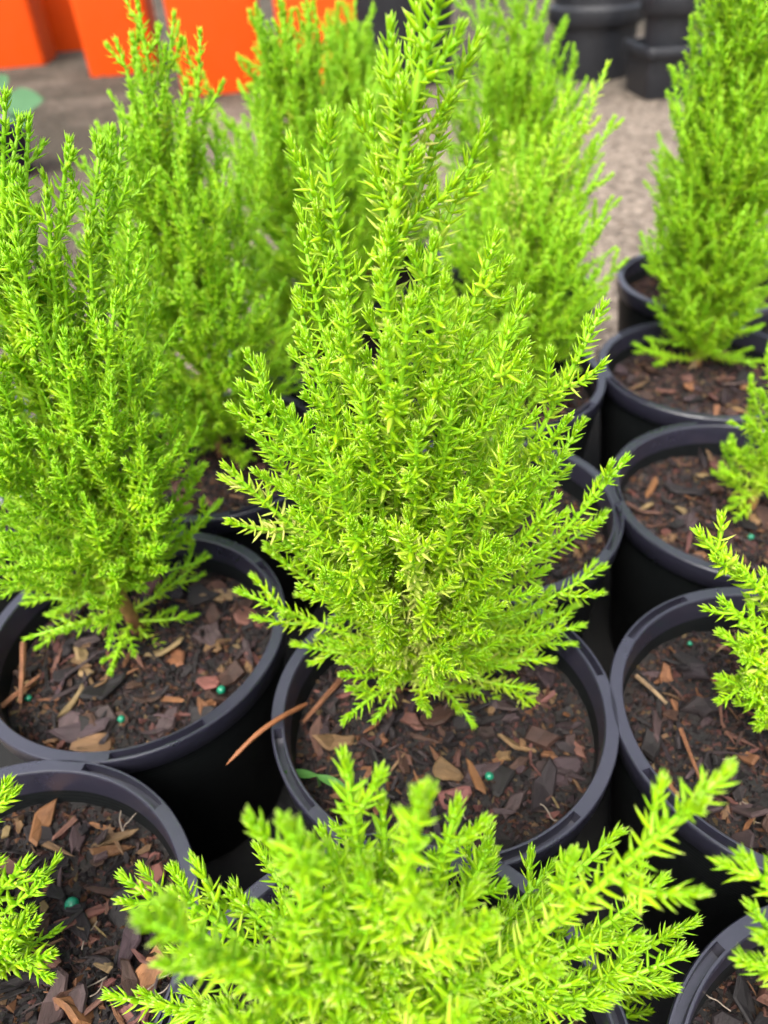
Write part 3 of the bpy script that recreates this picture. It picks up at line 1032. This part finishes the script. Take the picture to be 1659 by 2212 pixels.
b = np.array((P['L1'][0] - .05, P['L1'][1] + .25, SOIL))
tall('tall lime conifer with four stubby top shoots against the orange planters', b, b + (0.05, 0, 3.35), 5,
     tipl(b[1], [(252, 92, 0, .7, 0), (296, 2, 0, .8, .05), (340, 60, .1, .75, .2), (376, 32, .1, .75, .1), (432, 70, 0, .68, 0), (455, 205, .1, .6, 0), (300, 150, -.2, .7, 0), (260, 250, -.1, .6, 0), (210, 270, 0, .55, 0),
                 (400, 180, -.2, .62, .1), (500, 900, 0, .08, 0), (560, 860, 0, .1, 0), (440, 930, -.3, .07, 0), (540, 700, 0, .2, 0), (470, 480, 0, .35, 0)]), w=1.12, n=(46, 40))
b = np.array((P['L2'][0], P['L2'][1], SOIL))
tall('bushy lime conifer between the stubby topped conifer and the darker blurred one', b, at(612, 20, b[1]), 6,
     tipl(b[1], [(606, -20, 0, .8, 0), (562, 92, 0, .7, 0), (520, 190, 0, .6, 0), (478, 240, 0, .5, 0), (650, 60, .1, .7, 0), (585, 110, -.1, .7, 0), (635, 130, -.1, .66, 0), (530, 330, -.1, .4, 0), (650, 330, -.2, .4, 0), (680, 300, 0, .45, 0)]), w=1.2, n=(52, 44), top_f=.84)
b = np.array((P['L3'][0], P['L3'][1], SOIL))
tall('blurred darker green conifer rising between orange planters and a black pot', b, at(740, 60, b[1]), 7,
     tipl(b[1], [(708, 38, 0, .75, 0), (768, -5, 0, .8, 0), (812, 105, 0, .65, 0), (825, 200, 0, .5, 0), (660, 150, 0, .6, 0), (690, 120, 0, .6, 0), (800, 330, 0, .35, 0), (810, 420, 0, .25, 0)]), w=1.25, n=(50, 46), top_f=.86)
b = np.array((P['M1'][0] - .05, P['M1'][1], SOIL))
plant('short lime conifer tucked behind the sharply focused conifer', 'conifer', b, [b, b + (0, 0, .6), b + (-.05, 0, 1.2), b + (-.08, 0, 1.7)], 8, (), [(.12, .9, 26, .55, .45, 35, 60)], mat=M_NEEDLE_DEEP)
b = np.array((P['M2'][0], P['M2'][1], SOIL))
tall('lime conifer whose tallest shoot ends in yellow orange tips', b, at(1165, 330, b[1]), 9,
     tipl(b[1], [(1312, 140, .1, .55, .5), (1326, 255, .1, .5, .1), (1262, 215, 0, .6, .1), (1230, 190, .1, .6, .2), (1200, 270, 0, .65, .2), (1092, 292, -.2, .7, .5), (1080, 380, -.3, .6, .4), (1352, 562, -.1, .22, 0), (1310, 620, -.1, .15, 0),
                 (1320, 430, 0, .3, 0), (1300, 360, -.1, .4, .1), (1150, 300, 0, .75, .2), (1030, 400, 0, .5, 0), (1290, 700, -.2, .1, 0), (1250, 800, -.3, .05, 0), (1240, 480, -.4, .4, .1), (1180, 560, -.5, .3, .1), (1100, 520, -.5, .4, .3)]), w=1.05, mat=M_NEEDLE)
b = np.array((P['M3'][0], P['M3'][1], SOIL))
tall('tall narrow based conifer rising past the collared black pot', b, b + (-.12, 0, 3.5), 10,
     tipl(b[1], [(1220, 40, 0, .6, 0), (1225, 100, 0, .5, 0), (1190, -20, 0, .7, 0), (1000, 0, 0, .7, 0), (965, 90, 0, .5, 0), (1210, 170, 0, .4, 0), (970, 180, 0, .35, 0), (1050, -20, -.2, .8, 0), (1130, -30, 0, .8, 0)]), w=1.15, lf=.2)
b = onz(1505, 795, SOIL)
tall('tallest dense lime conifer, with one low sprig over the tan bark sliver', b, at(1605, -60, b[1]), 11,
     tipl(b[1], [(1372, 744, -.15, .03, 0), (1470, 142, 0, .5, 0), (1500, 130, 0, .5, 0), (1560, 10, 0, .75, 0), (1440, 640, .1, .08, 0), (1450, 560, 0, .15, 0), (1580, -30, -.2, .85, 0), (1645, 20, -.2, .8, 0), (1450, 235, .1, .42, 0), (1640, 780, -.4, .06, 0), (1600, 770, -.3, .05, 0),
                 (1530, 250, -.3, .5, .1), (1600, 300, -.4, .5, 0), (1540, 450, -.4, .35, 0), (1490, 400, -.1, .35, 0), (1650, 500, -.5, .3, 0), (1570, 600, -.5, .2, 0)]), n=(50, 56), w=1.0, top_f=.92, top_l=.85, elev=(56, 66, 64, 70), lf=.12)
b = np.array((P['R4'][0] - .05, P['R4'][1], SOIL))
tall('thin lime conifer beside the open gravel, behind the tallest conifer', b, b + (.0, 0, 2.9), 12,
     tipl(b[1], [(1412, 330, 0, .4, 0), (1425, 420, 0, .3, 0), (1405, 500, 0, .2, 0), (1450, 220, 0, .55, 0), (1400, 545, 0, .12, 0)]), n=(26, 26), w=.9)
b = np.array((P['R2'][0] + .12, P['R2'][1] + .05, SOIL))
plant('small cropped lime conifer in the reddish bark pot', 'conifer', b, [b, b + (0, 0, .5), b + (.02, 0, 1.15)], 13,
      tipl(b[1], [(1642, 845, 0, .8, 0), (1612, 905, 0, .6, 0), (1560, 1020, -.1, .3, 0), (1580, 1080, -.1, .2, 0), (1575, 960, 0, .4, 0), (1590, 1120, -.2, .12, 0)]),
      [(.15, .95, 26, .5, .4, 35, 62)], mat=M_NEEDLE)
b = np.array((P['R1'][0] + .12, P['R1'][1] + .08, SOIL))
plant('lime conifer reaching feathery sprigs over the pot with the orange chip', 'conifer', b, [b, b + (.0, 0, .5), b + (.05, 0, 1.6)], 14,
      tipl(b[1], [(1508, 1150, .1, .45, .1), (1562, 1300, 0, .35, 0), (1556, 1368, -.05, .28, 0), (1555, 1462, -.1, .18, 0), (1640, 1565, -.25, .08, 0), (1600, 1230, 0, .4, 0), (1600, 1410, -.1, .2, 0), (1610, 1500, -.2, .12, 0)]),
      [(.2, .95, 24, .6, .5, 30, 55)], mat=M_NEEDLE, unique_fill=True)
b = np.array((P['BR'][0] + .2, P['BR'][1] + .1, SOIL))
plant('lime conifer stretching one thin sprig over the bare dark mix', 'conifer', b, [b, b + (.02, 0, .5), b + (.05, 0, 1.2)], 15,
      tipl(b[1], [(1605, 1850, .45, .5, 0), (1625, 1960, .4, .35, 0), (1650, 2080, .3, .2, 0)]), [(.4, .95, 12, .4, .35, 35, 55)], mat=M_NEEDLE)
b = np.array((P['BL'][0] - .12, P['BL'][1] - .02, SOIL))
plant('small spreading conifer over the coarse bark with the purple brown stick', 'conifer', b, [b, b + (-.03, 0, .35), b + (-.06, 0, .9)], 16,
      tipl(b[1], [(95, 1905, .1, .4, 0), (112, 2060, -.1, .15, 0), (15, 1690, .3, .7, 0), (60, 1860, .15, .5, 0), (75, 1990, -.05, .25, 0), (30, 2050, -.1, .15, 0)]),
      [(.2, .95, 20, .4, .4, 25, 55)], mat=M_NEEDLE, unique_fill=True)

# ------------------------------------------------------------------ small things on the mix
def ico(seed, rad):
    rg = np.random.default_rng(seed)
    V, q = [], []
    n, m = 8, 12
    for i in range(n + 1):
        for j in range(m):
            th, ph = math.pi * i / n, 2 * math.pi * j / m
            V.append((math.sin(th) * math.cos(ph), math.sin(th) * math.sin(ph), math.cos(th) * 0.93))
    for i in range(n):
        for j in range(m):
            q.append((i * m + j, (i + 1) * m + j, (i + 1) * m + (j + 1) % m, i * m + (j + 1) % m))
    V = np.array(V) * rad * (1 + 0.03 * vnoise(np.array(V)[:, 0], np.array(V)[:, 1], seed)[:, None])
    return mk_mesh('fertiliser_pellet', V * R, q, [], M_PELLET)


PEL = ico(3, 0.024)
for x, y, s_, lab in [
    (825, 1602, 1.0, 'green fertiliser pellet below the drooping sprigs, in the pine needle pot'), (1057, 1677, 1.05, 'green fertiliser pellet against an upright brown bark piece'),
    (478, 1490, 1.2, 'green fertiliser pellet by the front rim, under the broad conifer'), (262, 1553, 1.0, 'half buried green pellet beside a tan chip, under the broad conifer'),
    (62, 1508, 0.9, 'green fertiliser pellet by a brown sliver, under the broad conifer'), (155, 1953, 1.5, 'largest green fertiliser pellet, in the coarse bark with the purple brown stick'),
    (102, 1716, 1.0, 'green fertiliser pellet near the back of the coarse bark mix'), (22, 2020, 1.3, 'dark green fertiliser pellet shaded by the small spreading conifer'),
    (1622, 1160, 1.0, 'green fertiliser pellet under the small cropped conifer'), (770, 1693, .9, 'green fertiliser pellet hidden beside the seedling leaves'),
    (1490, 1390, .7, 'tiny bright green pellet near the orange bark chip')]:
    p = onz(x, y, SOIL + 0.06)
    o = link('fertiliser_pellet', PEL, None, Wd(p))
    o.scale = (s_,) * 3
    tag(o, lab, 'fertiliser pellet', 'green fertiliser pellets')

# brown pine needle across the rim
p = polyline([onz(662, 1521, -.10), onz(610, 1548, .03), onz(560, 1582, .075), onz(520, 1620, .06), onz(489, 1652, .02)], 16)
V, q, t = tube(p, np.array([.010] + [.0155] * 8 + [.013] * 4 + [.010, .007, .003]), 7)
c0 = p.mean(0)
o = link('pine_needle', mk_mesh('pine_needle', (V - c0) * R, q, t, simple_mat('pine_needle_brown', (0.22, 0.085, 0.035), 0.6, 0.3, 200, 0.3)), None, Wd(c0))
tag(o, 'single brown curved pine needle lying across a black pot rim', 'pine needle')


def leaf_mesh(name, L, Wi, mat, fold=0.25, bend=0.2, n=8):
    V, q = [], []
    for i in range(n + 1):
        s_ = i / n
        w = Wi * math.sin(math.pi * min(1, s_ * 0.96 + 0.04)) ** 0.8
        z = bend * L * s_ * s_
        V += [(L * s_, -w, z + fold * w), (L * s_, -w * .5, z + fold * w * .4), (L * s_, 0, z), (L * s_, w * .5, z + fold * w * .4), (L * s_, w, z + fold * w)]
    V2 = [(a, b_, c_ - 0.012 * Wi - .0015) for a, b_, c_ in V]
    for i in range(n):
        for j in range(4):
            k = i * 5 + j
            q.append((k, k + 1, k + 6, k + 5))
            o_ = len(V)
            q.append((o_ + k, o_ + k + 5, o_ + k + 6, o_ + k + 1))
    return mk_mesh(name, np.array(V + V2) * R, q, [], mat)


# two leafed weed seedling
r0 = onz(690, 1700, SOIL + .02)
sd = thing('weed_seedling', 'tiny weed seedling with narrow green leaves by the front rim', 'seedling', Wd(r0))
LM = leaf_mesh('leaf', .20, .028, M_WEED, .2, .1)
for e_, z_ in ((onz(627, 1672, SOIL + .2), .1), (onz(765, 1712, SOIL + .16), .1)):
    l = link('leaf', LM, sd, Vector((0, 0, .12 * R)))
    d = e_ - r0 - np.array((0, 0, .12))
    l.rotation_euler = (0, -math.atan2(d[2], math.hypot(d[0], d[1])), math.atan2(d[1], d[0]))
V, q, t = tube(polyline([(0, 0, 0), (.005, 0, .06), (0, 0, .125)], 6), .008, 5)
link('stem', mk_mesh('stem', V * R, q, t, M_WEED), sd)

# pale root threads on the mix
rg = np.random.default_rng(77)
ROOTS = [(400, 1995, 'thin pale looped root thread beside the largest green pellet', .10, 1), (375, 2090, 'pale branching root tuft on the coarse bark mix', .09, 5), (315, 2150, 'pale bent root thread with a white tip on coarse bark', .10, 2),
         (230, 2110, 'short pale root curl on the coarse bark mix', .07, 2), (210, 1990, 'pale root thread among chips near the purple brown stick', .09, 1), (265, 1800, 'pale wisp of root on the purple brown stick', .08, 2),
         (1155, 1735, 'pale curved root thread near the flat charcoal chunk', .11, 1), (1030, 1800, 'pale root wisp under the front of the pine needle pot', .09, 2), (1600, 1730, 'pale fine root thread in the pot with the orange chip', .12, 2),
         (1560, 1640, 'pale thin root beside a brown twig in the orange chip pot', .12, 1), (1520, 2140, 'pale root thread on the bare dark mix', .08, 1)]
for x, y, lab, L, k in ROOTS:
    c0 = onz(x, y, SOIL + .05)
    th = thing('root_thread', lab, 'root', Wd(c0), 'pale roots showing on the mix')
    for j in range(k):
        a = rg.uniform(0, 6.28)
        pts = [np.array((0, 0, 0.0))]
        for i in range(4):
            a += rg.uniform(-.8, .8)
            pts.append(pts[-1] + np.array((math.cos(a) * L * .4, math.sin(a) * L * .4, rg.uniform(-.008, .02))))
        V, q, t = tube(polyline(pts, 12), .0032, 5)
        link('strand', mk_mesh('strand', V * R, q, t, M_ROOT), th)

# twigs
for pts, lab, rad in [
    ([onz(1470, 1575, -.2), onz(1495, 1640, -.17), onz(1520, 1700, -.16)], 'slim reddish twig in the pot with the orange chip', .014),
    ([onz(1375, 1460, -.2), onz(1410, 1490, -.17), onz(1440, 1520, -.19)], 'tan curved twig near the rim of the orange chip pot', .016),
    ([onz(735, 1470, -.2), onz(690, 1520, -.16), onz(655, 1560, -.2)], 'reddish twig below the lower sprigs, in the pine needle pot', .02),
    ([onz(50, 1390, -.1), onz(48, 1450, -.12), onz(44, 1520, -.2)], 'upright brown stick under the broad conifer', .022),
    ([onz(0, 1530, -.2), onz(40, 1495, -.17), onz(85, 1460, -.18)], 'reddish sliver leaning by the upright brown stick', .02)]:
    pp = polyline(pts, 10)
    c0 = pp.mean(0)
    V, q, t = tube(pp, np.linspace(1, .6, 10) * rad, 6)
    o = link('twig', mk_mesh('twig', (V - c0) * R, q, t, M_TWIG, smooth=False), None, Wd(c0))
    tag(o, lab, 'twig', 'dry twigs on the mix')

# ------------------------------------------------------------------ pale flowered neighbour
b = np.array((P['LL'][0] + .25, P['LL'][1] - .1, SOIL))
fl = thing('flowering_plant', 'low plant with pale whitish petals beside the broad conifer', 'flowering plant', Wd(b))
rg = np.random.default_rng(5)
PM = leaf_mesh('petal', .16, .055, M_PETAL, .1, .15, 5)
GM = leaf_mesh('leaf', .24, .05, M_BROAD, .2, .1, 5)
for i in range(46):
    tgt = at(rg.uniform(-40, 70), rg.uniform(880, 1090), b[1] + (rg.uniform(-1.25, -.7) if i % 4 == 1 else rg.uniform(-.35, .1))) - b
    o = link('petal' if i % 2 else 'leaf', PM if i % 2 else GM, fl, Vector(tgt * R))
    o.rotation_euler = (rg.uniform(-.6, .6), rg.uniform(-1.2, .2), rg.uniform(0, 6.28))
    V, q, t = tube(bez(np.zeros(3), tgt * .5 + np.array((0, 0, .2)), tgt, 6), .008, 4)
    if i % 3 == 0:
        link('stem', mk_mesh('stem', V * R, q, t, M_WEED), fl)

# broad leaved plant in a purple pot by the planters
pb = onz(22, 380, GZ)
pp = thing('purple_pot', 'small dark purple pot standing on the dark ground', 'pot', Wd(pb))
prof = [(0.62, 0), (0.80, 1.25), (0.86, 1.25), (0.88, 1.42), (0.80, 1.42), (0.76, 1.2), (0.56, 0.08), (0.01, 0.06), (0.01, 0.0)]
V, q = lathe([(r * R, z * R) for r, z in prof], list(np.arange(48) * 2 * math.pi / 48), closed=True)
link('wall', mk_mesh('wall', V, q, [], M_PURPLE), pp)
V, q = lathe([(r * R, z * R) for r, z in [(.01, 1.1), (.77, 1.1), (.77, 1.05), (.01, 1.05)]], list(np.arange(32) * 2 * math.pi / 32), closed=True)
link('soil', mk_mesh('soil', V, q, [], M_SOIL), pp)
bp = pb + np.array((0, 0, 1.08))
bpl = thing('broad_leaf_plant', 'blue green broad leaved seedling growing in the purple pot', 'seedling', Wd(bp))
LB = leaf_mesh('leaf', 1.0, .34, M_BROAD, .2, -.12, 10)
for e_, sc_ in ((at(88, 208, pb[1] - .1), 1.0), (at(-60, 150, pb[1]), .9), (at(60, 260, pb[1] - .4), .55), (at(-80, 240, pb[1] - .3), .9), (at(15, 160, pb[1] + .5), .7)):
    d = e_ - bp
    st = np.array((d[0] * .3, d[1] * .3, d[2] * .75))
    V, q, t = tube(bez(np.zeros(3), np.array((0, 0, st[2] * .6)), st, 8), .025, 6)
    link('stem', mk_mesh('stem', V * R, q, t, M_WEED), bpl)
    l = link('leaf', LB, bpl, Vector(st * R))
    d2 = d - st
    l.rotation_euler = (0.8, -math.atan2(d2[2], math.hypot(d2[0], d2[1])), math.atan2(d2[1], d2[0]))
    l.scale = (np.linalg.norm(d2),) * 3

# ------------------------------------------------------------------ planters and pots behind
def rsq(a, hw, rc):
    """rounded square outline radius"""
    c, s = math.cos(a), math.sin(a)
    n = 18
    return hw / (abs(c) ** n + abs(s) ** n) ** (1 / n)


def square_planter(name, label, cx, cy, hw, H, rot, mat, flare=1.22, rim_h=0.06, group=None, n=120, cat='planter'):
    """metres; square tapered planter with a folded rim"""
    o = thing(name, label, cat, Vector((cx, cy, 0)), group)
    o.rotation_euler[2] = rot
    angs = list(np.arange(n) * 2 * math.pi / n)
    z1 = H - rim_h

    def wall(a):
        u = rsq(a, 1, 0)
        k = hw * u
        f = lambda z: k * (1 + (flare - 1) * z / H)
        return [(k * .96, 0.004), (k * .985, 0.0), (f(.006) * 1.0, .006), (f(z1), z1), (f(z1) - .004, z1), (f(.01) - .004, .012), (0.002, .012), (0.002, .004)]

    def rim(a):
        u = rsq(a, 1, 0)
        k = hw * u
        f = lambda z: k * (1 + (flare - 1) * z / H)
        return [(f(z1) - .003, z1 - .002), (f(z1) + .010, z1 - .004), (f(H) + .012, H - .004), (f(H) + .009, H), (f(H) - .004, H), (f(H) - .006, H - .004)]
    V, q = lathe(wall, angs, closed=True)
    w = mk_mesh('wall', V, q, [], mat)
    V, q = lathe(rim, angs, closed=True)
    r_ = mk_mesh('rim', V, q, [], mat)
    for m_ in (w, r_):
        try:
            m_.set_sharp_from_angle(angle=math.radians(50))
        except Exception:
            pass
    link('wall', w, o)
    link('rim', r_, o)
    return o


def gpos(x, y):
    p = onz(x, y, GZ)
    return p[0] * R, p[1] * R


OG = 'orange square planters'
for (x, y, hw, H, rot, lab, back) in [
    (18, 148, .115, .50, .12, 'orange square planter beside the dark mossy ground', .12),
    (146, 112, .085, .50, .06, 'shaded orange square planter set back between two others', .10),
    (262, 163, .108, .50, .10, 'orange square planter behind the four stubby conifer shoots', .11),
    (474, 205, .116, .50, .16, 'orange square planter standing forward of the others', .12),
    (694, 205, .100, .50, .05, 'orange square planter next to the black tub', .11)]:
    gx, gy = gpos(x, y)
    square_planter('orange_planter', lab, gx, gy + back, hw, H, rot, M_ORANGE, 1.05, .05, OG)


def round_tub(label, cx, cy, r0, r1, H, collar, mat, cat='pot'):
    o = thing('black_tub', label, cat, Vector((cx, cy, 0)), 'large black pots behind the gravel')
    an = list(np.arange(72) * 2 * math.pi / 72)
    f = lambda z: r0 + (r1 - r0) * z / H
    V, q = lathe([(r0 * .95, 0.004), (r0 * .985, 0), (r0, .006), (f(collar), collar), (f(collar) - .004, collar), (r0 - .004, .01), (.002, .01), (.002, .004)], an, closed=True)
    w = mk_mesh('wall', V, q, [], mat)
    V, q = lathe([(f(collar) - .003, collar - .002), (f(collar) + .012, collar - .004), (f(collar) + .016, collar + .002), (f(collar) + .014, collar + .030), (f(collar) + .004, collar + .038), (f(H), H), (f(H) - .005, H), (f(collar) - .003, collar + .03)], an, closed=True)
    c = mk_mesh('collar', V, q, [], mat)
    for m_ in (w, c):
        try:
            m_.set_sharp_from_angle(angle=math.radians(45))
        except Exception:
            pass
    link('wall', w, o)
    link('collar', c, o)
    return o


gx, gy = gpos(860, 196)
round_tub('tall plain black tub standing next to the orange planter', gx, gy + .16, .15, .17, .50, .42, M_BLACK)
round_tub('large black pot with a raised collar ring, behind the gravel', .620, 2.225, .098, .112, .30, .122, M_BLACK)
square_planter('square_pot', 'low square black pot with a smaller round pot nested in it', .722, 1.945, .072, .103, .05, M_BLACK, 1.10, .014, None, cat='pot')
o = round_tub('smaller round black pot nested in the low square pot', .712, 1.935, .054, .062, .165, .150, M_BLACK)
o.location.z = .014
